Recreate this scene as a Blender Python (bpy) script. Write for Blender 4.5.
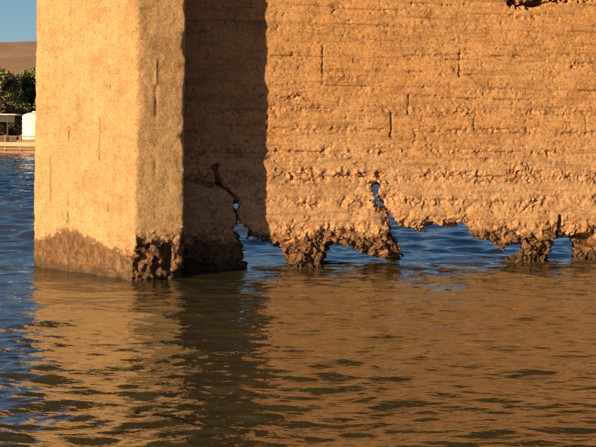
import bpy, math, random
import numpy as np
from mathutils import Vector

for o in list(bpy.data.objects):
    bpy.data.objects.remove(o, do_unlink=True)
S = bpy.context.scene
COL = S.collection

# ------------------------------------------------------------------ camera
F, PX, PY, ROLL, CAMZ = 1100.0, 298.0, 131.0, math.radians(0.6), 1.70   # photo pixels (596 wide)
cd = bpy.data.cameras.new('camera')
cd.sensor_width = 36.0
cd.lens = F / 596.0 * 36.0
cd.shift_y = -(223.5 - PY) / 596.0
cd.clip_start, cd.clip_end = 0.1, 5000
cam = bpy.data.objects.new('camera', cd)
COL.objects.link(cam)
cam.location = (0, 0, CAMZ)
cam.rotation_euler = (math.pi / 2, -ROLL, 0)
S.camera = cam

# ------------------------------------------------------------------ light
SUN_AZ, SUN_EL = math.radians(-137.0), math.radians(13.0)
w = bpy.data.worlds.new('World')
S.world = w
w.use_nodes = True
nt = w.node_tree
sky = nt.nodes.new('ShaderNodeTexSky')
sky.sky_type = 'NISHITA'
sky.sun_disc = False
sky.sun_elevation, sky.sun_rotation = SUN_EL, SUN_AZ
sky.air_density, sky.dust_density, sky.ozone_density = 1.0, 0.12, 4.0
nt.links.new(sky.outputs[0], nt.nodes['Background'].inputs[0])
nt.nodes['Background'].inputs[1].default_value = 0.058
sd = bpy.data.lights.new('sun', 'SUN')
sd.energy, sd.angle, sd.color = 5.0, math.radians(0.5), (1.0, 0.665, 0.345)
so = bpy.data.objects.new('sun', sd)
COL.objects.link(so)
sdir = Vector((math.sin(SUN_AZ) * math.cos(SUN_EL), math.cos(SUN_AZ) * math.cos(SUN_EL), math.sin(SUN_EL)))
so.rotation_euler = sdir.to_track_quat('Z', 'Y').to_euler()
so.location = (-20, -20, 20)
S.view_settings.view_transform = 'Standard'
S.view_settings.look = 'None'
S.view_settings.gamma = 1.0
S.view_settings.exposure = 0.84
S.view_settings.use_curve_mapping = False
S.render.engine = 'CYCLES'
S.cycles.max_bounces = 6

rng = np.random.default_rng(7)
random.seed(7)

# ------------------------------------------------------------------ numeric helpers
_P = np.concatenate([rng.permutation(256)] * 3).astype(np.int32)
_G = rng.normal(size=(256, 3)).astype(np.float32)
_G /= np.linalg.norm(_G, axis=1)[:, None]


def perlin(p):
    """gradient noise, p (n,3) -> (n,) about -0.9..0.9"""
    p = np.asarray(p, np.float32)
    out = np.empty(len(p), np.float32)
    for a in range(0, len(p), 400000):
        q = p[a:a + 400000]
        i = np.floor(q).astype(np.int32)
        f = q - i
        u = f * f * f * (f * (f * 6 - 15) + 10)
        i &= 255
        res = 0
        for dx in (0, 1):
            wx = u[:, 0] if dx else 1 - u[:, 0]
            hx = _P[i[:, 0] + dx]
            for dy in (0, 1):
                wy = wx * (u[:, 1] if dy else 1 - u[:, 1])
                hy = _P[hx + i[:, 1] + dy]
                for dz in (0, 1):
                    wz = wy * (u[:, 2] if dz else 1 - u[:, 2])
                    g = _G[_P[hy + i[:, 2] + dz]]
                    res = res + wz * (g[:, 0] * (f[:, 0] - dx) + g[:, 1] * (f[:, 1] - dy) + g[:, 2] * (f[:, 2] - dz))
        out[a:a + 400000] = res
    return out * 1.5


def fbm(p, octaves=4, gain=0.5):
    r, a = 0, 1.0
    p = np.asarray(p, np.float32)
    for k in range(octaves):
        r = r + a * perlin(p * (2.03 ** k) + 17.3 * k)
        a *= gain
    return r


def worley(p):
    """distance to the nearest jittered cell point, p (n,3)"""
    p = np.asarray(p, np.float32)
    out = np.empty(len(p), np.float32)
    for a in range(0, len(p), 300000):
        q = p[a:a + 300000]
        i = np.floor(q).astype(np.int32)
        best = np.full(len(q), 9.0, np.float32)
        for dx in (-1, 0, 1):
            for dy in (-1, 0, 1):
                for dz in (-1, 0, 1):
                    c = i + np.array((dx, dy, dz), np.int32)
                    h = _P[_P[_P[c[:, 0] & 255] + (c[:, 1] & 255)] + (c[:, 2] & 255)]
                    pt = c + 0.5 + _G[h] * 0.55
                    best = np.minimum(best, ((pt - q) ** 2).sum(1))
        out[a:a + 300000] = np.sqrt(best)
    return out


def cellval(p):
    """one value in -1..1 for each jittered cell: angular broken chunks"""
    p = np.asarray(p, np.float32)
    out = np.empty(len(p), np.float32)
    for a in range(0, len(p), 300000):
        q = p[a:a + 300000]
        i = np.floor(q).astype(np.int32)
        best = np.full(len(q), 9.0, np.float32)
        val = np.zeros(len(q), np.float32)
        for dx in (-1, 0, 1):
            for dy in (-1, 0, 1):
                for dz in (-1, 0, 1):
                    c = i + np.array((dx, dy, dz), np.int32)
                    h = _P[_P[_P[c[:, 0] & 255] + (c[:, 1] & 255)] + (c[:, 2] & 255)]
                    d = ((c + 0.5 + _G[h] * 0.55 - q) ** 2).sum(1)
                    m_ = d < best
                    best[m_] = d[m_]
                    val[m_] = h[m_] / 127.5 - 1
        out[a:a + 300000] = val
    return out


def sstep(a, b, x):
    t = np.clip((x - a) / (b - a), 0, 1)
    return t * t * (3 - 2 * t)


def poly_sd(P, X, Z):
    """signed distance to a closed polygon, negative inside; X, Z arrays"""
    P = np.asarray(P, np.float32)
    d = np.full(X.shape, 1e9, np.float32)
    inside = np.zeros(X.shape, bool)
    for k in range(len(P)):
        a, b = P[k], P[(k + 1) % len(P)]
        e = b - a
        t = np.clip(((X - a[0]) * e[0] + (Z - a[1]) * e[1]) / max(float(e @ e), 1e-9), 0, 1)
        d = np.minimum(d, (X - a[0] - t * e[0]) ** 2 + (Z - a[1] - t * e[1]) ** 2)
        c = (a[1] > Z) != (b[1] > Z)
        if abs(e[1]) > 1e-9:
            inside ^= c & (X < a[0] + (Z - a[1]) / e[1] * e[0])
    d = np.sqrt(d)
    return np.where(inside, -d, d)


def seg_d(a, b, X, Z):
    e = (b[0] - a[0], b[1] - a[1])
    t = np.clip(((X - a[0]) * e[0] + (Z - a[1]) * e[1]) / (e[0] ** 2 + e[1] ** 2), 0, 1)
    return np.hypot(X - a[0] - t * e[0], Z - a[1] - t * e[1])


def surface_nets(f):
    """closed quad surface of f < 0 in index space"""
    s = f < 0
    nx, ny, nz = f.shape
    cnt = np.zeros((nx - 1, ny - 1, nz - 1), np.int8)
    for dx in (0, 1):
        for dy in (0, 1):
            for dz in (0, 1):
                cnt += s[dx:nx - 1 + dx, dy:ny - 1 + dy, dz:nz - 1 + dz]
    act = (cnt > 0) & (cnt < 8)
    cells = np.argwhere(act)
    idx = np.full(act.shape, -1, np.int32)
    idx[act] = np.arange(len(cells))
    pos = np.zeros((len(cells), 3))
    n = np.zeros(len(cells))
    C = [(a, b, c) for a in (0, 1) for b in (0, 1) for c in (0, 1)]
    val = {c: f[cells[:, 0] + c[0], cells[:, 1] + c[1], cells[:, 2] + c[2]] for c in C}
    for a in C:
        for ax in range(3):
            if a[ax] == 0:
                b = list(a)
                b[ax] = 1
                va, vb = val[a], val[tuple(b)]
                m = (va < 0) != (vb < 0)
                t = np.where(m, va / np.where(m, va - vb, 1), 0)
                q = np.array(a, float)[None, :].repeat(len(cells), 0)
                q[:, ax] += t
                pos += q * m[:, None]
                n += m
    pos = cells + pos / n[:, None]
    quads = []
    for ax in range(3):
        o1, o2 = [k for k in range(3) if k != ax]
        sl0 = [slice(None)] * 3
        sl1 = [slice(None)] * 3
        sl0[ax], sl1[ax] = slice(0, -1), slice(1, None)
        e = np.argwhere(s[tuple(sl0)] != s[tuple(sl1)])
        ok = (e[:, o1] > 0) & (e[:, o2] > 0) & (e[:, o1] < f.shape[o1] - 1) & (e[:, o2] < f.shape[o2] - 1)
        e = e[ok]
        ins = s[e[:, 0], e[:, 1], e[:, 2]]

        def at(d1, d2):
            k = e.copy()
            k[:, o1] += d1
            k[:, o2] += d2
            return idx[k[:, 0], k[:, 1], k[:, 2]]
        q = np.stack([at(-1, -1), at(0, -1), at(0, 0), at(-1, 0)], 1)
        flip = ~ins if ax != 1 else ins
        q[flip] = q[flip][:, ::-1]
        quads.append(q)
    return pos, np.concatenate(quads)


def np_mesh(name, verts, quads, smooth=True):
    me = bpy.data.meshes.new(name)
    nv, nq = len(verts), len(quads)
    k = quads.shape[1]
    me.vertices.add(nv)
    me.vertices.foreach_set('co', np.asarray(verts, np.float32).ravel())
    me.loops.add(nq * k)
    me.loops.foreach_set('vertex_index', np.asarray(quads, np.int32).ravel())
    me.polygons.add(nq)
    me.polygons.foreach_set('loop_start', np.arange(0, nq * k, k, dtype=np.int32))
    me.update(calc_edges=True)
    me.polygons.foreach_set('use_smooth', np.full(nq, smooth))
    return me


def attr(me, name, data):
    a = me.attributes.new(name, 'FLOAT', 'POINT')
    a.data.foreach_set('value', np.asarray(data, np.float32))


def link(name, me, mat=None, parent=None):
    o = bpy.data.objects.new(name, me)
    COL.objects.link(o)
    if mat is not None:
        me.materials.append(mat)
    if parent is not None:
        o.parent = parent
    return o


def tag(o, label=None, cat=None, group=None, kind=None):
    for k, v in (('label', label), ('category', cat), ('group', group), ('kind', kind)):
        if v:
            o[k] = v
    return o


def empty(name, loc, label, cat, group=None):
    o = bpy.data.objects.new(name, None)
    COL.objects.link(o)
    o.location = loc
    return tag(o, label, cat, group)


# ------------------------------------------------------------------ materials
class M:
    def __init__(self, name):
        self.m = bpy.data.materials.new(name)
        self.m.use_nodes = True
        self.t = self.m.node_tree
        self.b = self.t.nodes['Principled BSDF']

    def n(self, typ, **kw):
        x = self.t.nodes.new('ShaderNode' + typ)
        for k, v in kw.items():
            if k.startswith('i_'):
                key = k[2:]
                key = int(key) if key.isdigit() else key.replace('_', ' ')
                if isinstance(v, bpy.types.NodeSocket):
                    self.t.links.new(v, x.inputs[key])
                else:
                    x.inputs[key].default_value = v
            else:
                setattr(x, k, v)
        return x

    def mix(self, fac, a, b, blend='MIX'):
        x = self.n('Mix', data_type='RGBA', blend_type=blend)
        for s, v in ((x.inputs[0], fac), (x.inputs[6], a), (x.inputs[7], b)):
            if isinstance(v, bpy.types.NodeSocket):
                self.t.links.new(v, s)
            else:
                s.default_value = v if not isinstance(v, tuple) else (*v, 1)[:4]
        return x.outputs[2]

    def ramp(self, v, a, b):
        return self.n('MapRange', i_0=v, i_1=a, i_2=b, interpolation_type='SMOOTHSTEP').outputs[0]

    def math(self, op, a, b):
        return self.n('Math', operation=op, i_0=a, i_1=b).outputs[0]

    def noise(self, scale, detail=5.0, rough=0.55, vec=None, out=0):
        x = self.n('TexNoise', i_Scale=scale, i_Detail=detail, i_Roughness=rough)
        if vec is not None:
            self.t.links.new(vec, x.inputs['Vector'])
        return x.outputs[out]

    def attr(self, name):
        return self.n('Attribute', attribute_name=name).outputs['Fac']

    def pos(self, scale=(1, 1, 1)):
        g = self.n('NewGeometry').outputs['Position']
        return self.n('Mapping', i_Vector=g, i_Scale=scale).outputs[0]

    def set(self, **kw):
        for k, v in kw.items():
            s = self.b.inputs[k.replace('_', ' ')]
            if isinstance(v, bpy.types.NodeSocket):
                self.t.links.new(v, s)
            else:
                s.default_value = (*v, 1) if isinstance(v, tuple) and len(v) == 3 else v
        return self.m


def concrete(name, base, dark, warm, grain, ga):
    k = M(name)
    p = k.pos()
    big = k.ramp(k.noise(0.7, 3, 0.5, p), 0.36, 0.64)
    mid = k.ramp(k.noise(9, 7, 0.72, p), 0.36, 0.66)
    fine = k.ramp(k.noise(42, 5, 0.75, p), 0.36, 0.66)
    streak = k.ramp(k.noise(1.0, 5, 0.6, k.pos(grain)), 0.46, 0.70)
    c = k.mix(big, base, warm)
    c = k.mix(k.math('MULTIPLY', k.attr('pale'), 0.85), c, tuple(v * q for v, q in zip(base, (1.10, 1.30, 1.75))))
    c = k.mix(k.math('MULTIPLY', mid, 0.55), c, tuple(v * q for v, q in zip(base, (0.74, 0.64, 0.55))))
    c = k.mix(k.math('MULTIPLY', fine, 0.62), c, tuple(min(0.75, v * 1.25) for v in base))
    blot = k.ramp(k.noise(2.6, 7, 0.70, k.pos((1, 1, 1.7))), 0.47, 0.66)
    c = k.mix(k.math('MULTIPLY', blot, 0.60), c, tuple(v * q for v, q in zip(base, (0.62, 0.54, 0.50))))
    c = k.mix(k.math('MULTIPLY', streak, ga), c, dark)
    # dark lichen specks and stains
    st = k.math('MULTIPLY', k.attr('stain'), k.ramp(k.noise(26, 6, 0.78, p), 0.47, 0.64))
    c = k.mix(st, c, dark)
    # open pores and bright grains: sharp specks, denser in weathered patches
    pn = k.noise(33, 3, 0.62, k.pos((1, 1, 1.25)))
    dens = k.math('MULTIPLY', k.math('SUBTRACT', k.noise(3.1, 4, 0.6, p), 0.5), 0.30)
    pore = k.ramp(k.math('ADD', pn, dens), 0.575, 0.635)
    grainy = k.ramp(k.math('SUBTRACT', k.noise(47, 3, 0.6, p), dens), 0.57, 0.63)
    c = k.mix(k.math('MULTIPLY', pore, 0.52), c, tuple(v * q for v, q in zip(dark, (1.7, 1.6, 1.5))))
    c = k.mix(k.math('MULTIPLY', grainy, 0.30), c, tuple(min(0.8, v * q) for v, q in zip(base, (1.35, 1.42, 1.6))))
    c = k.mix(k.math('MULTIPLY', k.attr('line'), 0.75), c, tuple(v * 0.8 for v in dark))
    # aggregate: single stones of other colours where the skin is gone
    vo = k.n('TexVoronoi', i_Vector=p, i_Scale=24.0)
    cs = k.n('SeparateColor', i_0=vo.outputs['Color'])
    agg = k.mix(k.ramp(cs.outputs[0], 0.15, 0.9), tuple(v * q for v, q in zip(warm, (0.62, 0.55, 0.55))), tuple(min(0.75, v * q) for v, q in zip(base, (1.25, 1.4, 1.7))))
    agg = k.mix(k.ramp(cs.outputs[1], 0.80, 0.86), agg, (0.36, 0.13, 0.045))
    c = k.mix(k.math('MULTIPLY', k.attr('rough'), 0.62), c, agg)
    wn = k.noise(14, 6, 0.7, p)
    wet = k.ramp(k.math('ADD', k.attr('wet'), k.math('MULTIPLY', k.math('SUBTRACT', wn, 0.5), 2.4)), 0.30, 0.80)
    wc = k.mix(k.ramp(wn, 0.35, 0.68), (0.050, 0.030, 0.016), (0.20, 0.105, 0.050))
    c = k.mix(k.math('MULTIPLY', wet, 0.93), c, wc)
    slime = k.attr('slime')
    c = k.mix(slime, c, (0.055, 0.038, 0.018))
    b0 = k.n('Bump', i_Height=k.math('SUBTRACT', 1.0, pore), i_Strength=0.5, i_Distance=0.008)
    b0 = k.n('Bump', i_Height=vo.outputs['Distance'], i_Strength=k.math('MULTIPLY', k.attr('rough'), 0.55), i_Distance=0.022, i_Normal=b0.outputs[0], invert=True)
    b1 = k.n('Bump', i_Height=k.noise(22, 5, 0.66, p), i_Strength=0.40, i_Distance=0.016, i_Normal=b0.outputs[0])
    vb = k.n('TexVoronoi', i_Vector=p, i_Scale=60.0)
    b2 = k.n('Bump', i_Height=vb.outputs['Distance'], i_Strength=0.16, i_Distance=0.010, i_Normal=b1.outputs[0])
    r = k.n('MapRange', i_0=wet, i_3=0.92, i_4=0.55).outputs[0]
    return k.set(Base_Color=c, Roughness=r, Normal=b2.outputs[0], Specular_IOR_Level=0.25)


MAT_COL = concrete('column_concrete', (0.43, 0.305, 0.165), (0.14, 0.083, 0.040), (0.42, 0.272, 0.135), (11, 11, 0.7), 0.22)
MAT_WALL = concrete('wall_concrete', (0.47, 0.282, 0.132), (0.10, 0.056, 0.027), (0.46, 0.245, 0.096), (1.3, 1.3, 16), 0.42)

# ------------------------------------------------------------------ water
def graded(parts):
    """parts: (start, stop, step0, step1) runs with a step that grows evenly"""
    out = []
    for a, b, s0, s1 in parts:
        n = max(2, int(round(abs(b - a) / ((s0 + s1) / 2))))
        t = np.linspace(0, 1, n, endpoint=False)
        ww = s0 * t + (s1 - s0) * t * t / 2
        tot = s0 + (s1 - s0) / 2
        out.append(a + (b - a) * ww / tot)
    out.append([parts[-1][1]])
    return np.concatenate(out)


def wave_height(X, Y, step):
    r = np.random.default_rng(21)
    H = np.zeros_like(X)
    env = 0.75 + 0.35 * np.sin(X * 0.9 + 0.6 * np.sin(Y * 0.7)) * np.sin(Y * 0.55 + 1.0)
    opn = np.maximum(sstep(14.2, 16.5, Y), sstep(-3.2, -4.6, X))
    for k in range(72):
        lam = 0.085 * (1.8 / 0.085) ** (k / 71.0)
        th = math.radians(97) + r.normal() * 0.50
        kk = 2 * math.pi / lam
        slope = 0.048 * (lam / 0.24) ** (0.0 if lam < 0.24 else -0.95)
        a = slope / kk
        ph = r.uniform(0, 6.28)
        arg = kk * (X * math.cos(th) + Y * math.sin(th)) + ph
        fade = np.clip((lam / np.maximum(step, 1e-6) - 2.5) / 3, 0, 1)
        H += a * fade * (np.sin(arg) + 0.28 * np.sin(2 * arg - 1.57)) * (env if lam < 0.6 else 1) * (1 + (0.9 if lam < 0.4 else 2.1) * opn)
    return H


gx = graded([(-320, -60, 12, 3), (-60, -22, 3, 0.14), (-22, -4.2, 0.14, 0.033), (-4.2, 4.8, 0.035, 0.035),
             (4.8, 14, 0.033, 0.2), (14, 60, 0.2, 3), (60, 320, 3, 12)])
gy = graded([(-60, -4, 6, 0.4), (-4, 4.4, 0.4, 0.03), (4.4, 9, 0.016, 0.024), (9, 18, 0.024, 0.06), (18, 40, 0.06, 0.15), (40, 77, 0.14, 0.24), (77, 110, 0.3, 3.0)])
GX, GY = np.meshgrid(gx, gy, indexing='ij')
stx = np.gradient(gx)[:, None].repeat(len(gy), 1)
sty = np.gradient(gy)[None, :].repeat(len(gx), 0)
GZ = wave_height(GX, GY, np.maximum(stx * 0.6, sty))
nx, ny = GX.shape
I = np.arange(nx * ny).reshape(nx, ny)
Q = np.stack([I[:-1, :-1].ravel(), I[1:, :-1].ravel(), I[1:, 1:].ravel(), I[:-1, 1:].ravel()], 1)
k = M('water')
p = k.pos()
turb = k.ramp(k.noise(0.5, 3, 0.5, p), 0.35, 0.65)
c = k.mix(turb, (0.030, 0.030, 0.015), (0.040, 0.037, 0.018))
h1 = k.noise(6.0, 3, 0.55, k.pos((0.42, 1.0, 1)))
h2 = k.noise(17.0, 3, 0.6, k.pos((0.42, 1.0, 1)))
b1 = k.n('Bump', i_Height=h1, i_Strength=0.7, i_Distance=0.035)
b2 = k.n('Bump', i_Height=h2, i_Strength=0.6, i_Distance=0.013, i_Normal=b1.outputs[0])
h3 = k.noise(2.2, 5, 0.6, k.pos((0.6, 1.0, 1)))
b2 = k.n('Bump', i_Height=h3, i_Strength=k.attr('far'), i_Distance=0.7, i_Normal=b2.outputs[0])
MAT_WATER = k.set(Base_Color=c, Roughness=0.035, IOR=3.3, Normal=b2.outputs[0])
wme = np_mesh('water', np.stack([GX.ravel(), GY.ravel(), GZ.ravel()], 1), Q)
attr(wme, 'far', sstep(15, 45, np.hypot(GX, GY)).ravel())
water = link('water', wme, MAT_WATER)
tag(water, 'choppy river water, tawny with reflections before the pier and blue beyond', 'water', kind='structure')

# ------------------------------------------------------------------ pier
CORNER_C, CORNER_E, CORNER_L = (-1.83, 12.40), (-1.298, 12.62), (-3.25, 13.57)
W0 = np.array((-0.396, 13.61))                 # point of the wall face where the shadow edge falls
WA = math.radians(14.0)
WU = np.array((math.cos(WA), math.sin(WA)))
WN = np.array((-math.sin(WA), math.cos(WA)))   # into the wall
pier = empty('bridge_pier', (-2.3, 13.9, -1.0), 'weathered tawny concrete bridge pier with cutwater column and eroded web wall standing in the river', 'bridge pier')


def ray(x, y):
    dx, dy = x - PX, y - PY
    u = dx * math.cos(ROLL) + dy * math.sin(ROLL)
    v = -dx * math.sin(ROLL) + dy * math.cos(ROLL)
    return u / F, v / F


def wallpt(x, y):
    """photo pixel -> (u, z) on the wall face"""
    a, b = ray(x, y)
    # W0x + u*WUx = a*(W0y + u*WUy)
    u = (a * W0[1] - W0[0]) / (WU[0] - a * WU[1])
    d = W0[1] + u * WU[1]
    return u, CAMZ - b * d


# --- web wall
VX = 0.0128
gu = np.concatenate([np.arange(-1.75, 5.2, VX), 5.2 + np.cumsum(np.linspace(0.02, 0.12, 34))])
gz = np.concatenate([np.arange(-0.75, -0.15, 0.05), np.arange(-0.15, 3.75, VX), 3.75 + np.cumsum(np.linspace(0.02, 0.25, 26))])
gw = np.concatenate([np.arange(-0.20, 0.24, 0.016), 0.24 + np.cumsum(np.linspace(0.018, 0.045, 21))])
TH = 0.85
U, Z = np.meshgrid(gu, gz, indexing='ij')
U32, Z32 = U.astype(np.float32), Z.astype(np.float32)


def fb2(su, sz, off, octv=4, gain=0.5):
    q = np.stack([U.ravel() * su, Z.ravel() * sz, np.full(U.size, off)], 1)
    return fbm(q, octv, gain).reshape(U.shape)


n_big = fb2(1.1, 1.1, 3.3, 3)
n_mid = fb2(4.0, 5.0, 9.1, 4)
n_fin = fb2(17, 20, 14.7, 3, 0.6)
warp = 0.02 * n_mid + 0.018 * n_big
# openings, traced on the wall face
POLYS = [
    [(236, 227), (239, 222), (244, 225), (248, 236), (256, 240), (266, 243), (275, 245), (281, 249), (283, 256), (285, 263), (286, 300), (251, 300), (248, 270), (246, 258), (242, 247), (239, 238)],
    [(234, 203), (237, 202), (239, 207), (238, 212), (235, 209)],
    [(325, 300), (325, 266), (327, 254), (331, 247), (339, 245), (345, 248), (351, 247), (357, 251), (364, 254), (371, 257), (378, 260),
     (392, 261), (401, 259), (404, 255), (400, 249), (396, 240), (392, 231), (391, 223), (389, 214), (385, 208), (376, 204), (373, 199), (374, 190), (372, 184), (377, 182),
     (380, 185), (379, 190), (378, 197), (382, 200), (387, 207), (392, 217), (396, 222), (402, 226), (409, 226), (414, 231), (418, 233), (422, 229), (430, 225), (438, 226), (447, 228), (455, 226),
     (463, 223), (467, 229), (468, 236), (475, 239), (481, 239), (488, 243), (496, 245), (503, 249), (511, 245), (520, 246), (522, 250), (513, 253), (507, 258), (503, 264), (501, 300)],
    [(548, 256), (553, 246), (554, 241), (560, 237), (568, 239), (571, 247), (570, 300), (546, 300)],
]
hole = np.full(U.shape, 9.0, np.float32)
for P in POLYS:
    hole = np.minimum(hole, poly_sd([wallpt(*q) for q in P], U32, Z32))
zm = lambda y: CAMZ - (y - PY) * W0[1] / F       # height on the wall near its left end
# erosion: rough lifts with smoother bands between, worst near the water and the openings
ero = sstep(1.50, 1.15, Z + 0.10 * n_big)
zb = Z + 0.03 * n_mid + 0.02 * n_big
band = 0.5 + 0.5 * np.cos((zb - 1.13) * 2 * math.pi / 0.33)
band = 0.12 + 0.88 * sstep(0.35, 0.80, band + 0.40 * n_mid) * sstep(-0.45, 0.25, fb2(1.6, 4.0, 23.0, 3))
low = sstep(0.50, 0.30, Z + 0.10 * n_mid)
near = np.exp(-np.maximum(hole, 0) / 0.07)
nearw = np.exp(-np.maximum(hole, 0) / 0.18)
rough = np.clip(ero * band * (0.65 + 0.5 * n_big) + low + 0.8 * near * sstep(1.4, 0.9, Z), 0, 1.15)
# a few honeycombed streaks higher on the wall, at lift lines
LIFTS = [3.24, 2.63, 2.27, 1.98, 1.73, 1.44, 1.13]
up = np.zeros(U.shape)
for kx, zl in enumerate(LIFTS):
    wv = 0.020 * fb2(0.8, 0.01, 40 + kx, 2)
    s_ = np.exp(-((Z - zl - wv - 0.05 * n_mid) / 0.055) ** 2) * sstep(0.0, 0.45, fb2(1.3, 0.4, 60 + kx, 3) + (0.35 if zl < 2.1 else -0.05))
    up = np.maximum(up, s_)
rough = np.maximum(rough, 0.38 * up)
clus = np.zeros(U.shape)
for (x, y, ru, rz) in ((330, 149, .10, .05), (442, 174, .20, .07), (521, 171, .22, .10), (302, 170, .22, .08), (338, 172, .16, .07), (372, 152, .22, .03), (470, 152, .3, .03), (548, 153, .3, .035),
                       (480, 92, .16, .04), (350, 78, .2, .04), (470, 112, .18, .04), (296, 98, .2, .05), (232, 150, .25, .07), (205, 152, .2, .05), (245, 178, .18, .14), (262, 196, .12, .1)):
    cu, cz_ = wallpt(x, y)
    clus = np.maximum(clus, np.exp(-(((U - cu) / ru) ** 2 + ((Z - cz_) / rz) ** 2)) * sstep(-0.35, 0.25, n_mid + 0.25))
rough = np.maximum(rough, 0.95 * clus)
# front relief (positive = recessed)
n_peb = fb2(30, 34, 31.7, 2, 0.6)
pit = sstep(0.55, 0.72, fb2(11, 16, 77.7, 2) + 0.22 * n_big)
patch = 0.55 * sstep(0.05, 0.65, n_mid * 0.7 + 0.8 * fb2(1.7, 3.2, 51.0, 3))
rel = 0.014 * n_big + 0.005 * n_mid + (0.0022 + 0.0085 * patch) * n_fin + (0.001 + 0.0045 * patch) * n_peb + 0.014 * pit
course = np.floor((Z + 0.012 * n_big) / 0.285).astype(int)
rel += np.array([0.0, .006, -.004, .003, -.006, .005, -.002, .004, -.005, .002])[course % 10]
for kx, zl in enumerate(LIFTS + [2.45, 2.86, 3.05]):
    gw_ = 0.020 * fb2(0.8, 0.01, 40 + kx, 2)
    on = sstep(-0.05, 0.30, fb2(1.2, 0.01, 80 + kx, 2))
    rel += 0.024 * np.exp(-((Z - zl - gw_) / 0.011) ** 2) * on
JOINTS = [(323, 45, 323, 83), (392, 113, 392, 137), (460, 50, 460, 76), (268, 113, 268, 128), (474, 117, 475, 131), (586, 118, 586, 134),
          (409, 95, 409, 114), (409, 95, 438, 96), (460, 76, 472, 75), (441, 98, 530, 100), (405, 56, 480, 54), (492, 56, 596, 54), (376, 70, 425, 72), (412, 3, 470, 6)]
jmask = np.zeros(U.shape)
for (x0, y0, x1, y1) in JOINTS:
    dj = seg_d(wallpt(x0, y0), wallpt(x1, y1), U + 0.014 * n_mid + 0.010 * n_fin, Z + 0.012 * n_mid + 0.006 * n_fin)
    v = x0 == x1 or abs(x1 - x0) < 3
    on = 0.25 + 0.75 * sstep(-0.35, 0.25, n_mid + 0.6 * n_fin)
    rel += (0.026 if v else 0.022) * on * np.exp(-(dj / (0.0115 if v else 0.010)) ** 2)
    jmask = np.maximum(jmask, on * np.exp(-(dj / 0.016) ** 2) * (0.8 if v else 0.5))
CAV = [((508, 2), (516, 3), 0.025), ((516, 4), (531, 6), 0.03), ((531, 4), (541, 2), 0.05), ((541, 2), (562, 0), 0.014), ((566, 0), (596, -1), 0.012), ((513, -6), (513, 4), 0.02)]
cav = np.zeros(U.shape)
for a, b, r_ in CAV:
    dj = seg_d(wallpt(*a), wallpt(*b), U + 0.05 * n_fin + 0.03 * n_mid, Z + 0.045 * n_fin)
    cav = np.maximum(cav, sstep(r_ * 1.5, r_ * 0.5, dj))
rel += 0.20 * cav
# crevice above the right opening, the slot in the shaded part, hollow at the far right
for pts, wd, dp in (([(562, 216), (560, 226), (559, 236)], 0.032, 0.16), ([(214, 168), (222, 184), (231, 194), (236, 205), (239, 222)], 0.028, 0.15),
                    ([(196, 182), (214, 184)], 0.03, 0.08), ([(572, 243), (596, 240)], 0.09, 0.20), ([(236, 150), (240, 155)], 0.035, 0.06)):
    for a, b in zip(pts, pts[1:]):
        dj = seg_d(wallpt(*a), wallpt(*b), U + 0.06 * n_mid, Z + 0.06 * n_mid)
        rel += dp * sstep(wd * 1.2, wd * 0.4, dj) * (1 if len(pts) > 2 else 1)
rel += 0.015 * ero + 0.05 * nearw * sstep(1.2, 0.6, Z) * (0.6 + n_mid)
# stout remnants at the foot bulge forward
for (x, y, ru, rz, amp) in ((304, 258, 0.27, 0.22, 0.10), (372, 246, 0.36, 0.16, 0.08), (525, 246, 0.30, 0.2, 0.06), (215, 262, 0.42, 0.36, 0.10)):
    cu, cz = wallpt(x, y)
    rel -= amp * np.exp(-((U - cu) / ru) ** 2 - ((Z - cz) / rz) ** 2)
holes_n = hole - 0.028 * sstep(0.8, 0.55, Z) + 0.022 * n_mid + 0.016 * n_fin

WDX = W0[0] + gu * WU[0]
WDY = W0[1] + gu * WU[1]
DUW = np.tan(np.arctan2(WDX, WDY) + WA)          # openings run obliquely, sloped down to keep sky out of the reflections


def hole_at(wv):
    uu = np.interp(gu - 0.95 * DUW * wv, gu, np.arange(len(gu)))
    zz = np.interp(gz + 0.105 * wv, gz, np.arange(len(gz)))
    i0 = np.clip(uu.astype(int), 0, len(gu) - 2)
    j0 = np.clip(zz.astype(int), 0, len(gz) - 2)
    a, b = (uu - i0)[:, None], (zz - j0)[None, :]
    A = holes_n
    return (A[np.ix_(i0, j0)] * (1 - a) + A[np.ix_(i0 + 1, j0)] * a) * (1 - b) + (A[np.ix_(i0, j0 + 1)] * (1 - a) + A[np.ix_(i0 + 1, j0 + 1)] * a) * b - 0.02 * wv


f = np.empty((len(gu), len(gw), len(gz)), np.float32)
for j, wv in enumerate(gw):
    f[:, j, :] = np.maximum(np.maximum(rel - wv, wv - TH), np.maximum(-0.6 - Z, Z - 6.1))
    f[:, j, :] = np.maximum(f[:, j, :], -hole_at(max(wv, 0.0)))
f = np.maximum(f, np.maximum(gu[0] + 0.03 - U, U - gu[-1] + 0.3)[:, None, :].astype(np.float32))
# 3D break-up of the eroded skin
R3 = np.broadcast_to(np.clip(rough, 0, 1.2)[:, None, :], f.shape)
m = np.argwhere((np.abs(f) < 0.11) & (R3 > 0.04) & (gw < 0.5)[None, :, None])
pp = np.stack([gu[m[:, 0]], gw[m[:, 1]], gz[m[:, 2]]], 1)
rr = R3[m[:, 0], m[:, 1], m[:, 2]]
sel = sstep(-0.25, 0.30, perlin(pp * 4.3 + 3))
d3 = 0.040 * fbm(pp * np.array((6.0, 6, 8)), 5, 0.66) + 0.010
wp = pp + 0.02 * np.stack([perlin(pp * 14), perlin(pp * 14 + 31), perlin(pp * 14 + 57)], 1)
d3 += sel * 0.026 * cellval(wp * np.array((12.0, 12, 15))) + 0.016 * cellval(wp * np.array((25.0, 25, 30)) + 7) + 0.02 * (worley(wp * np.array((20.0, 20, 24))) - 0.42)
f[m[:, 0], m[:, 1], m[:, 2]] += (rr * d3 * 1.1).astype(np.float32)
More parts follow.
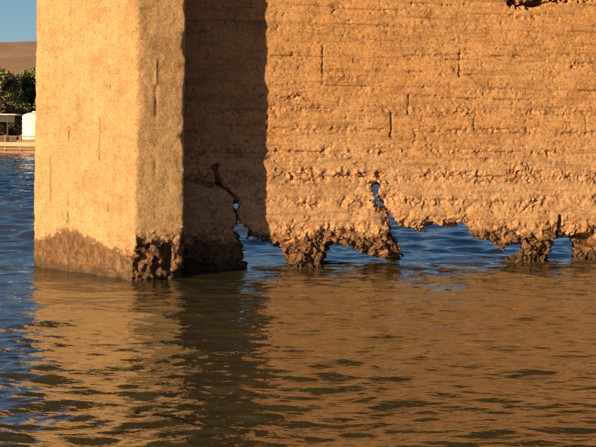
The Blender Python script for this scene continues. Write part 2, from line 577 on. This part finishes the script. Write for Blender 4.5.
# footing, awash along the face
fz = (0.004 + 0.012 * n_mid + 0.010 * n_big)
fr = (-0.06 + 0.05 * n_big[:, 40] + 0.03 * n_mid[:, 40])[:, None]
for j, wv in enumerate(gw):
    f[:, j, :] = np.minimum(f[:, j, :], np.maximum(np.maximum(Z - fz, fr - wv), np.maximum(wv - 0.12, -0.6 - Z)))
f[0], f[-1], f[:, 0], f[:, -1], f[:, :, 0], f[:, :, -1] = 1, 1, 1, 1, 1, 1
pos, quads = surface_nets(f)
lu = np.interp(pos[:, 0], np.arange(len(gu)), gu)
lw = np.interp(pos[:, 1], np.arange(len(gw)), gw)
lz = np.interp(pos[:, 2], np.arange(len(gz)), gz)


def samp(A):
    return A[np.clip(np.round(pos[:, 0]).astype(int), 0, len(gu) - 1), np.clip(np.round(pos[:, 2]).astype(int), 0, len(gz) - 1)]


wx = W0[0] + lu * WU[0] + lw * WN[0]
wy = W0[1] + lu * WU[1] + lw * WN[1]
po = np.array(pier.location)
me = np_mesh('web_wall', np.stack([wx, wy, lz], 1) - po, quads)
attr(me, 'line', samp(np.clip(0.8 * jmask + cav, 0, 1)))
attr(me, 'pale', samp(sstep(1.75, 1.25, Z + 0.25 * n_big)))
attr(me, 'rough', samp(np.clip(rough, 0, 1)))
attr(me, 'stain', np.clip(samp(0.45 * sstep(0.05, 0.5, n_mid) + 0.6 * np.clip(rough, 0, 1) + 0.75 * up + 0.55 * clus + 0.5 * pit + 0.9 * jmask + 0.30 * sstep(0.1, 0.6, fb2(0.7, 3.0, 5.5, 3)) + 0.30), 0, 1))
attr(me, 'wet', np.clip(samp(sstep(0.54, 0.25, Z + 0.16 * n_mid + 0.05 * n_big) + 0.5 * near * sstep(0.9, 0.5, Z)), 0, 1))
attr(me, 'slime', 0.8 * sstep(0.16, 0.05, lz + samp(0.05 * n_mid)))
wall = link('web_wall', me, MAT_WALL, pier)
del f, R3, m, pp

# --- column
poly = [CORNER_C, CORNER_E, (-1.71, 14.56), (-2.2, 15.2), (-3.25, 14.9), CORNER_L]
VC = 0.0175
cx = np.arange(-3.42, -1.14, VC)
cy = np.concatenate([np.arange(12.22, 13.75, VC), 13.75 + np.cumsum(np.linspace(0.02, 0.14, 22))])
cz = np.concatenate([np.arange(-0.75, -0.15, 0.05), np.arange(-0.15, 3.75, VC), 3.75 + np.cumsum(np.linspace(0.02, 0.25, 26))])
X, Y = np.meshgrid(cx, cy, indexing='ij')
nrm, off = [], []
for k_ in range(len(poly)):
    a, b = np.array(poly[k_]), np.array(poly[(k_ + 1) % len(poly)])
    e = (b - a) / np.linalg.norm(b - a)
    n_ = np.array((e[1], -e[0]))
    nrm.append(n_)
    off.append(n_ @ a)
D = np.stack([n_[0] * X + n_[1] * Y - o_ for n_, o_ in zip(nrm, off)], 0)
kk = 0.012
base = (kk * np.log(np.exp(np.clip(D / kk, -60, 60)).sum(0))).astype(np.float32)
srt = np.sort(D, axis=0)
edge2 = np.exp(-np.abs(srt[-1] - srt[-2]) / 0.05).astype(np.float32)      # near a vertical arris
f = np.broadcast_to(base[:, :, None], (len(cx), len(cy), len(cz))).copy()
f = np.maximum(f, np.maximum(-0.6 - cz, cz - 6.1)[None, None, :].astype(np.float32))
m = np.argwhere(np.abs(f) < 0.15)
m = m[(cy[m[:, 1]] < 13.75)]
pp = np.stack([cx[m[:, 0]], cy[m[:, 1]], cz[m[:, 2]]], 1)
zz = pp[:, 2]
e2 = edge2[m[:, 0], m[:, 1]]
nA = fbm(pp * 2.0, 3)
nB = fbm(pp * 9.0, 4, 0.55)
on2 = sstep(-0.02, 0.05, pp[:, 0] - CORNER_C[0] + 0.04)                 # face towards the wall
bite = on2 * sstep(0.56, 0.40, zz + 0.12 * nB + 0.05 * nA)
cb = np.exp(-np.hypot(pp[:, 0] - CORNER_C[0], pp[:, 1] - CORNER_C[1]) / 0.10) * sstep(0.55, 0.36, zz + 0.1 * nB)
bite = np.maximum(bite, cb)
lowr = sstep(0.45, 0.20, zz + 0.12 * nA)
disp = 0.008 * nA + 0.005 * nB + 0.012 * e2 * np.maximum(0, nB + 0.15) + 0.020 * e2 * sstep(0.25, 0.8, fbm(pp * 3.2 + 5, 3))
wl = worley(pp * np.array((11.0, 11, 13)))
disp += bite * (0.045 + 0.085 * nB - 0.07 * np.maximum(0, 0.6 - wl))
disp += 0.012 * lowr * (nB - 0.5 * np.maximum(0, 0.6 - wl))
# deep slot low on the narrow face, beside the outer arris
sx, sy = CORNER_C[0] * 0.35 + CORNER_E[0] * 0.65, CORNER_C[1] * 0.35 + CORNER_E[1] * 0.65
disp += 0.14 * np.exp(-((pp[:, 0] - sx + 0.03 * nA) / 0.045) ** 2) * sstep(0.42, 0.34, zz) * sstep(0.06, 0.13, zz) * (pp[:, 1] < 12.9)
# foot pulls back a little towards the waterline on the outer arris
disp += 0.09 * sstep(0.25, 0.0, zz) * np.exp(-np.hypot(pp[:, 0] - CORNER_E[0], pp[:, 1] - CORNER_E[1]) / 0.10)
# board seam down the narrow face: a thin proud fin, broken away in places
sx, sy = CORNER_C[0] * 0.60 + CORNER_E[0] * 0.40, 12.45
seam = np.exp(-((pp[:, 0] - sx) / 0.014) ** 2) * (pp[:, 1] < 12.7)
sn = fbm(np.stack([zz * 1.6, zz * 0 + 3.1, zz * 0], 1), 3)
disp += seam * np.where(zz > 2.2, -0.012 * sstep(-0.15, 0.1, sn), 0.010 * sstep(0.0, 0.3, sn) + 0.002)
# plank seams on the broad face
eL = (np.array(CORNER_L) - np.array(CORNER_C))
lenL = np.linalg.norm(eL)
tL = ((pp[:, 0] - CORNER_C[0]) * eL[0] + (pp[:, 1] - CORNER_C[1]) * eL[1]) / lenL
for s_, a_ in ((0.45, 0.006), (0.62, 0.004), (1.18, 0.008), (1.60, 0.005)):
    q_ = fbm(np.stack([zz * 1.1, zz * 0 + s_ * 9, zz * 0], 1), 3)
    disp += a_ * np.exp(-((tL - s_ - 0.01 * nA) / 0.02) ** 2) * sstep(-0.3, 0.3, q_)
f[m[:, 0], m[:, 1], m[:, 2]] += disp.astype(np.float32)
f[0], f[-1], f[:, 0], f[:, -1], f[:, :, 0], f[:, :, -1] = 1, 1, 1, 1, 1, 1
pos, quads = surface_nets(f)
V = np.stack([np.interp(pos[:, 0], np.arange(len(cx)), cx), np.interp(pos[:, 1], np.arange(len(cy)), cy), np.interp(pos[:, 2], np.arange(len(cz)), cz)], 1)
me = np_mesh('column', V - po, quads)
nA, nB = fbm(V * 2.0, 3), fbm(V * 9.0, 4, 0.55)
tL = ((V[:, 0] - CORNER_C[0]) * eL[0] + (V[:, 1] - CORNER_C[1]) * eL[1]) / lenL
onF2 = (V[:, 0] > CORNER_C[0] + 0.02)
wetline = 0.29 + 0.20 * np.exp(-((tL - 1.1) / 0.55) ** 2) + 0.04 * nA + 0.03 * nB
wetline = np.where(onF2, 0.47 + 0.10 * nB, wetline)
attr(me, 'wet', np.clip(0.5 - (V[:, 2] - wetline) / 0.16, 0, 1) + 0.3 * sstep(-0.1, -0.2, V[:, 2] - wetline))
attr(me, 'rough', np.where(onF2, sstep(0.6, 0.4, V[:, 2]), 0.4 * sstep(0.6, 0.2, V[:, 2])))
st = 0.24 - 0.12 * onF2 + 0.5 * sstep(0.1, 0.6, nA) * sstep(3.5, 0.5, V[:, 2])
for s_ in (0.45, 0.62, 1.18, 1.60):
    st += 0.55 * np.exp(-((tL - s_ - 0.02 * nB) / 0.025) ** 2) * sstep(-0.2, 0.5, nB + 0.2) * (~onF2)
st += onF2 * 0.6 * np.exp(-((V[:, 0] - sx) / 0.025) ** 2) * sstep(2.3, 2.0, V[:, 2]) * sstep(-0.2, 0.4, nB)
attr(me, 'stain', np.clip(st, 0, 1))
ln = np.zeros(len(V))
for s_, th_ in ((0.45, 0.30), (0.62, 0.42), (1.18, 0.22), (1.52, 0.45)):
    q_ = fbm(np.stack([V[:, 2] * 2.6, V[:, 2] * 0 + s_ * 9, V[:, 2] * 0], 1), 4, 0.6)
    ln = np.maximum(ln, np.exp(-((tL - s_ - 0.02 * nB) / 0.013) ** 2) * sstep(th_ - 0.1, th_ + 0.15, q_) * (~onF2))
q_ = fbm(np.stack([V[:, 2] * 2.2, V[:, 2] * 0 + 71, V[:, 2] * 0], 1), 4, 0.6)
ln = np.maximum(ln, onF2 * np.exp(-((V[:, 0] - sx - 0.015 * nB) / 0.016) ** 2) * sstep(0.0, 0.3, q_) * sstep(2.9, 2.5, V[:, 2]))
attr(me, 'line', ln)
attr(me, 'slime', 0.7 * sstep(0.13, 0.03, V[:, 2] + 0.04 * nB))
column = link('column', me, MAT_COL, pier)
del f, m, pp

# ------------------------------------------------------------------ unseen deck added above the frame to shade the upper wall and darken ripples
DK = M('shade_deck_concrete')
MAT_DECK = DK.set(Base_Color=DK.mix(DK.ramp(DK.noise(3, 6, 0.6, DK.pos()), 0.35, 0.65), (0.20, 0.165, 0.12), (0.28, 0.23, 0.17)), Roughness=0.9)


def added_slab(name, c, sz, parent):
    me = bpy.data.meshes.new(name)
    v = [(c[0] + x * sz[0] / 2, c[1] + y * sz[1] / 2, c[2] + z * sz[2] / 2) for z in (-1, 1) for x, y in ((-1, -1), (1, -1), (1, 1), (-1, 1))]
    me.from_pydata(v, [], [(3, 2, 1, 0), (4, 5, 6, 7)] + [(j, (j + 1) % 4, 4 + (j + 1) % 4, 4 + j) for j in range(4)])
    return link(name, me, MAT_DECK, parent)


deck = empty('added_shade_deck', (0, 12.5, 6.1), 'added unseen deck over the pier, shading the upper wall and darkening the ripples', 'added shade deck')
added_slab('added_slab', (0, -0.4, 0.85), (70, 9.8, 0.30), deck)
added_slab('added_parapet', (0, -5.15, 1.45), (70, 0.22, 0.89), deck)
added_slab('added_parapet', (0, 4.35, 1.45), (70, 0.22, 0.89), deck)
for yy in (-4.9, -1.9, 1.1, 4.1):
    added_slab('added_girder', (0, yy, 0.35), (70, 0.45, 0.69), deck)

# ------------------------------------------------------------------ far bank
HZ = lambda x, y, d: (ray(x, y)[0] * d, d, CAMZ - ray(x, y)[1] * d)      # pixel at a known depth
SH = 76.0
tx = np.concatenate([np.linspace(-420, -60, 50, endpoint=False), np.linspace(-60, 20, 80, endpoint=False), np.linspace(20, 420, 50)])
ty = np.concatenate([np.linspace(SH - 1.5, 120, 70, endpoint=False), np.linspace(120, 900, 80)])
TX, TY = np.meshgrid(tx, ty, indexing='ij')
fl = lambda A: np.asarray(A, np.float32).ravel()
tn = fbm(np.stack([fl(TX) * 0.012, fl(TY) * 0.012, fl(TX) * 0], 1), 4).reshape(TX.shape)
ts = fbm(np.stack([fl(TX) * 0.5, fl(TY) * 0.5, fl(TX) * 0 + 3], 1), 3).reshape(TX.shape)
TZ = -0.45 + 0.8 * sstep(SH - 1.0, SH + 2.0, TY + 0.5 * ts) + 2.3 * sstep(SH + 2, 115, TY) + 0.10 * ts
TZ += (36.5 - 0.020 * (TX + 110)) * sstep(112, 520, TY + 10 * tn) + 3.0 * tn * sstep(110, 300, TY)
nx, ny = TX.shape
I = np.arange(nx * ny).reshape(nx, ny)
Q = np.stack([I[:-1, :-1].ravel(), I[1:, :-1].ravel(), I[1:, 1:].ravel(), I[:-1, 1:].ravel()], 1)
k = M('dry_grass_hill')
c = k.mix(k.ramp(k.noise(0.06, 6, 0.65, k.pos()), 0.35, 0.65), (0.38, 0.240, 0.130), (0.29, 0.185, 0.10))
c = k.mix(k.math('MULTIPLY', k.ramp(k.noise(0.9, 6, 0.7, k.pos()), 0.4, 0.7), 0.5), c, (0.17, 0.115, 0.06))
hill = link('hill', np_mesh('hill', np.stack([TX.ravel(), TY.ravel(), TZ.ravel()], 1), Q), k.set(Base_Color=c, Roughness=0.95))
tag(hill, 'bare brown hillside rising behind the far river bank', 'hill', kind='structure')


# unseen hillside added behind the camera to block low sky light
va, vr = np.linspace(math.radians(170), math.radians(370), 90), np.concatenate([np.linspace(26, 60, 14, endpoint=False), np.linspace(60, 420, 40)])
VA, VR = np.meshgrid(va, vr, indexing='ij')
NX, NY = VR * np.cos(VA) * 1.6, VR * np.sin(VA)
vn = fbm(np.stack([fl(NX) * 0.012, fl(NY) * 0.012, fl(NX) * 0 + 8], 1), 4).reshape(NX.shape)
NZ = -0.6 + 1.6 * sstep(27, 33, VR) + 46 * sstep(40, 330, VR) * (1 + 0.25 * vn) + 0.4 * vn
nx, ny = NX.shape
I = np.arange(nx * ny).reshape(nx, ny)
Q = np.stack([I[:-1, :-1].ravel(), I[1:, :-1].ravel(), I[1:, 1:].ravel(), I[:-1, 1:].ravel()], 1)
bank = link('added_shade_hill', np_mesh('added_shade_hill', np.stack([NX.ravel(), NY.ravel(), NZ.ravel()], 1), Q), hill.data.materials[0])
tag(bank, 'added unseen hillside behind the camera that blocks low sky light', 'bank', kind='structure')


def ground(x, y):
    i = np.clip(np.searchsorted(tx, x), 1, len(tx) - 1)
    j = np.clip(np.searchsorted(ty, y), 1, len(ty) - 1)
    a, b = (x - tx[i - 1]) / (tx[i] - tx[i - 1]), (y - ty[j - 1]) / (ty[j] - ty[j - 1])
    return float((TZ[i - 1, j - 1] * (1 - a) + TZ[i, j - 1] * a) * (1 - b) + (TZ[i - 1, j] * (1 - a) + TZ[i, j] * a) * b)


def plain(name, c0, c1, scale, rough=0.8, stretch=(1, 1, 1)):
    k = M(name)
    n = k.ramp(k.noise(scale, 5, 0.6, k.pos(stretch)), 0.35, 0.65)
    b = k.n('Bump', i_Height=k.noise(scale * 3, 4, 0.6, k.pos(stretch)), i_Strength=0.3, i_Distance=0.02)
    return k.set(Base_Color=k.mix(n, c0, c1), Roughness=rough, Normal=b.outputs[0])


LEAF = []
for nm, a, b in (('olive_leaves', (0.16, 0.175, 0.055), (0.26, 0.25, 0.09)), ('dark_leaves', (0.12, 0.15, 0.046), (0.21, 0.22, 0.078)), ('dry_leaves', (0.085, 0.078, 0.028), (0.14, 0.115, 0.045))):
    k = M(nm)
    c = k.mix(k.ramp(k.noise(1.6, 4, 0.6, k.pos()), 0.35, 0.65), a, b)
    LEAF.append(k.set(Base_Color=c, Roughness=0.6, Specular_IOR_Level=0.2))
BARK = plain('bark', (0.10, 0.07, 0.045), (0.16, 0.12, 0.08), 4, 0.9, (1, 1, 0.2))


class MB:
    """collects boxes and tubes into one mesh"""
    def __init__(self):
        self.v, self.f = [], []

    def box(self, c, s, rz=0.0, bev=0.0):
        n = len(self.v)
        ca, sa = math.cos(rz), math.sin(rz)
        if bev:
            prof = [(-1, -1, 1), (1, -1, 1), (1, 1, 1), (-1, 1, 1)]
            rings = [(-s[2] / 2, bev), (-s[2] / 2 + bev, 0), (s[2] / 2 - bev, 0), (s[2] / 2, bev)]
            for z, i in rings:
                for px, py, _ in prof:
                    x, y = px * (s[0] / 2 - i), py * (s[1] / 2 - i)
                    self.v.append((c[0] + x * ca - y * sa, c[1] + x * sa + y * ca, c[2] + z))
            for r in range(3):
                for j in range(4):
                    a, b = n + r * 4 + j, n + r * 4 + (j + 1) % 4
                    self.f.append((a, b, b + 4, a + 4))
            self.f += [(n + 3, n + 2, n + 1, n), (n + 12, n + 13, n + 14, n + 15)]
            return self
        for z in (-1, 1):
            for px, py in ((-1, -1), (1, -1), (1, 1), (-1, 1)):
                x, y = px * s[0] / 2, py * s[1] / 2
                self.v.append((c[0] + x * ca - y * sa, c[1] + x * sa + y * ca, c[2] + z * s[2] / 2))
        self.f += [(n + 3, n + 2, n + 1, n), (n + 4, n + 5, n + 6, n + 7)] + [(n + j, n + (j + 1) % 4, n + 4 + (j + 1) % 4, n + 4 + j) for j in range(4)]
        return self

    def tube(self, pts, rad, sides=8):
        n = len(self.v)
        for i, p in enumerate(pts):
            p = Vector(p)
            d = (Vector(pts[min(i + 1, len(pts) - 1)]) - Vector(pts[max(i - 1, 0)])).normalized()
            a = d.orthogonal().normalized() if i == 0 else (pa - d * pa.dot(d)).normalized()
            pa = a
            b = d.cross(a)
            for j in range(sides):
                t = 2 * math.pi * j / sides
                self.v.append(tuple(p + (a * math.cos(t) + b * math.sin(t)) * rad[i]))
        for i in range(len(pts) - 1):
            for j in range(sides):
                q, r = n + i * sides + j, n + i * sides + (j + 1) % sides
                self.f.append((q, r, r + sides, q + sides))
        self.f.append(tuple(n + j for j in range(sides))[::-1])
        self.f.append(tuple(n + (len(pts) - 1) * sides + j for j in range(sides)))
        return self

    def lathe(self, prof, sides=32, c=(0, 0, 0)):
        n = len(self.v)
        for r, z in prof:
            for j in range(sides):
                t = 2 * math.pi * j / sides
                self.v.append((c[0] + r * math.cos(t), c[1] + r * math.sin(t), c[2] + z))
        for i in range(len(prof) - 1):
            for j in range(sides):
                q, r = n + i * sides + j, n + i * sides + (j + 1) % sides
                self.f.append((q, r, r + sides, q + sides))
        self.f.append(tuple(n + j for j in range(sides))[::-1])
        self.f.append(tuple(n + (len(prof) - 1) * sides + j for j in range(sides)))
        return self

    def build(self, name, mat, parent=None, smooth=False):
        me = bpy.data.meshes.new(name)
        me.from_pydata(self.v, [], self.f)
        me.update()
        if smooth:
            me.polygons.foreach_set('use_smooth', np.full(len(me.polygons), True))
        return link(name, me, mat, parent)


def make_tree(x, y, h, rx, label, leaf, seed):
    r = np.random.default_rng(seed)
    g = ground(x, y)
    t = empty('bushy_tree', (x, y, g - 0.15), label, 'tree', 'bushy trees on the far bank')
    mb = MB()
    top = h * 0.6
    mb.tube([(0, 0, 0), (0.10, 0.03, top * 0.35), (-0.05, 0.08, top * 0.7), (0.05, 0, top)], [0.22, 0.17, 0.12, 0.04])
    limbs = []
    for k_ in range(9):
        a = 2.4 * k_ + r.uniform(-.3, .3)
        z0 = h * r.uniform(0.10, 0.45)
        ln = rx * r.uniform(0.55, 0.85)
        e = (ln * math.cos(a), ln * math.sin(a), z0 + h * r.uniform(0.12, 0.35))
        mb.tube([(0, 0, z0), (e[0] * 0.5, e[1] * 0.5, z0 + (e[2] - z0) * 0.65), e], [0.09, 0.06, 0.02], 6)
        limbs.append(e)
    mb.build('trunk', BARK, t, True)
    # crown: clumps spread through the volume, leaf-sized faces in each
    cl = []
    for k_ in range(80):
        a, q = r.uniform(0, 6.28), math.sqrt(r.uniform(0, 1))
        zz = r.uniform(0.06, 0.97)
        prof = (math.sin(math.pi * min(1, zz * 0.80 + 0.22)) ** 0.6)
        cl.append((q * rx * prof * math.cos(a), q * rx * prof * math.sin(a), zz * h, r.uniform(0.35, 0.75) * (rx / 2.4)))
    N = 150
    allv = []
    for (ax, ay, az, cr) in cl:
        d = r.normal(size=(N, 3))
        d /= np.linalg.norm(d, axis=1)[:, None]
        c = np.array((ax, ay, az)) + d * (cr * r.uniform(0.25, 1.0, (N, 1)) ** 0.6) * np.array((1, 1, 0.8))
        a = r.normal(size=(N, 3))
        a /= np.linalg.norm(a, axis=1)[:, None]
        b = np.cross(a, d + 0.4 * r.normal(size=(N, 3)))
        b /= np.maximum(np.linalg.norm(b, axis=1)[:, None], 1e-6)
        s = r.uniform(0.10, 0.19, (N, 1))
        allv.append(np.stack([c - a * s, c + b * s * 0.5, c + a * s, c - b * s * 0.5], 1).reshape(-1, 3))
    vv = np.concatenate(allv)
    vv[:, 2] = np.maximum(vv[:, 2], 0.05)
    qq = np.arange(len(vv)).reshape(-1, 4)
    link('crown', np_mesh('crown', vv, qq, False), leaf, t)


TREES = [(-27.0, 98, 5.4, 3.0, 'olive green rounded bushy tree rising behind the white tank', 0),
         (-24.2, 101, 5.3, 2.7, 'dark green bushy tree close behind the column and white tank', 1),
         (-30.2, 99, 5.0, 2.8, 'dark bushy tree on the bank, on the open side of the olive one', 1),
         (-25.4, 92, 3.0, 2.0, 'low yellowish green bush in front of the taller bank trees', 2),
         (-28.6, 93, 2.9, 1.9, 'low olive bush behind the dark canopy roof', 0),
         (-33.4, 102, 4.9, 2.8, 'olive bushy tree farther along the bank from the tank', 0),
         (-21.0, 99, 5.1, 2.8, 'bushy tree on the far bank hidden by the column', 1)]
for i, (x, y, h, rx, lb, lf) in enumerate(TREES):
    make_tree(x, y, h, rx, lb, LEAF[lf], 100 + i)

# jetty, canopy and tank on the shore
WOOD = plain('pale_timber', (0.50, 0.36, 0.22), (0.62, 0.47, 0.30), 3, 0.8, (0.3, 1, 1))
POSTW = plain('brown_timber', (0.26, 0.15, 0.08), (0.36, 0.22, 0.12), 3, 0.85)
DARK = plain('dark_metal', (0.018, 0.016, 0.014), (0.035, 0.03, 0.026), 3, 0.6)
ROOF = plain('pale_roof_sheet', (0.45, 0.43, 0.40), (0.58, 0.55, 0.50), 2, 0.5)
TANKM = plain('white_plastic', (0.72, 0.68, 0.62), (0.80, 0.77, 0.72), 1.5, 0.45)
PONT = plain('pontoon_concrete', (0.42, 0.36, 0.28), (0.55, 0.48, 0.38), 2, 0.85)

jx, jy = ray(17, 150)[0] * SH, SH - 2.2
jet = empty('jetty', (jx, jy, 0), 'pale timber jetty with railing along the far shore', 'jetty')
MB().box((0, 0, 0.10), (9.0, 1.2, 0.34), 0, 0.03).build('float', POSTW, jet)
pl = MB().box((0, 0, 0), (0.19, 1.6, 0.05))
pm = pl.build('plank', WOOD, jet)
pm.location = (-4.4, 0, 0.305)
for i in range(1, 45):
    o = pm.copy()
    COL.objects.link(o)
    o.location = (-4.4 + 0.2 * i, 0, 0.305)
zr = HZ(15, 144, jy)[2]
for i in range(9):
    MB().box((-4.2 + i * 1.03, -0.62, 0.72), (0.11, 0.11, 1.05), 0, 0.01).build('post', POSTW, jet)
MB().box((0, -0.71, zr), (9.0, 0.06, 0.26), 0, 0.01).build('rail', WOOD, jet)
MB().box((0, -0.71, 1.16), (9.0, 0.04, 0.05), 0, 0.005).build('top_rail', POSTW, jet)

cyy = SH + 4.5
cx0 = HZ(13, 120, cyy)
can = empty('canopy', (cx0[0], cyy, ground(cx0[0], cyy)), 'dark open canopy with pale flat roof edge on thin posts', 'canopy')
gz0 = can.location.z
rz_ = HZ(12, 114.5, cyy - 1.6)[2] - gz0
MB().box((-2.6, 0, rz_), (6.4, 3.4, 0.10), 0, 0.01).build('roof', ROOF, can)
MB().box((-2.6, -1.5, rz_ - 0.30), (6.2, 0.08, 0.48)).build('fascia', DARK, can)
MB().box((-2.6, 1.3, rz_ - 0.30), (6.2, 0.08, 0.48)).build('fascia', DARK, can)
for px_ in (0.0, -2.6, -5.2):
    for py_ in (-1.5, 1.3):
        MB().tube([(px_, py_ + 0.05, -0.2), (px_, py_ + 0.05, rz_ - 0.08)], [0.07, 0.07], 10).build('post', DARK, can)

tyy = SH + 3.4
tl = HZ(22.3, 125, tyy)[0]
tr = 0.98
ttop, tbot = HZ(30, 111.5, tyy)[2], HZ(30, 140, tyy)[2]
tank = empty('water_tank', (tl + tr, tyy, tbot), 'white rounded plastic water tank standing beside the column edge on the far shore', 'tank')
H = ttop - tbot
prof = [(tr * 0.90, 0), (tr * 0.97, 0.05)]
for i in range(1, 24):
    t = i / 24.0
    prof.append((tr * (0.985 + 0.015 * math.cos(t * 30)), H * (0.03 + 0.74 * t)))
for i in range(0, 9):
    a = i / 9.0 * math.pi / 2
    prof.append((tr * math.cos(a) * 0.98 + 0.02, H * 0.80 + H * 0.18 * math.sin(a)))
MB().lathe(prof, 40).build('body', TANKM, tank, True)
MB().lathe([(0.26, 0), (0.27, 0.03), (0.27, 0.09), (0.22, 0.11)], 24, (0, 0, H * 0.965)).build('lid', TANKM, tank)
MB().box((0, 0, -0.28), (2.2, 2.2, 0.55), 0, 0.02).build('plinth', POSTW, tank)

bx_ = HZ(21, 157, 70)
buoy = empty('mooring_buoy', (bx_[0], 1.70 / ray(21, 158)[1], 0), 'small dark round buoy floating off the jetty', 'buoy')
MB().lathe([(0.04, -0.14)] + [(0.26 * math.sin(a), 0.06 - 0.2 * math.cos(a)) for a in np.linspace(0.3, 2.9, 12)], 20).build('float', DARK, buoy, True)
MB().tube([(0, 0, 0.24), (0, 0, 0.34)], [0.03, 0.03], 8).build('ring_stem', DARK, buoy)
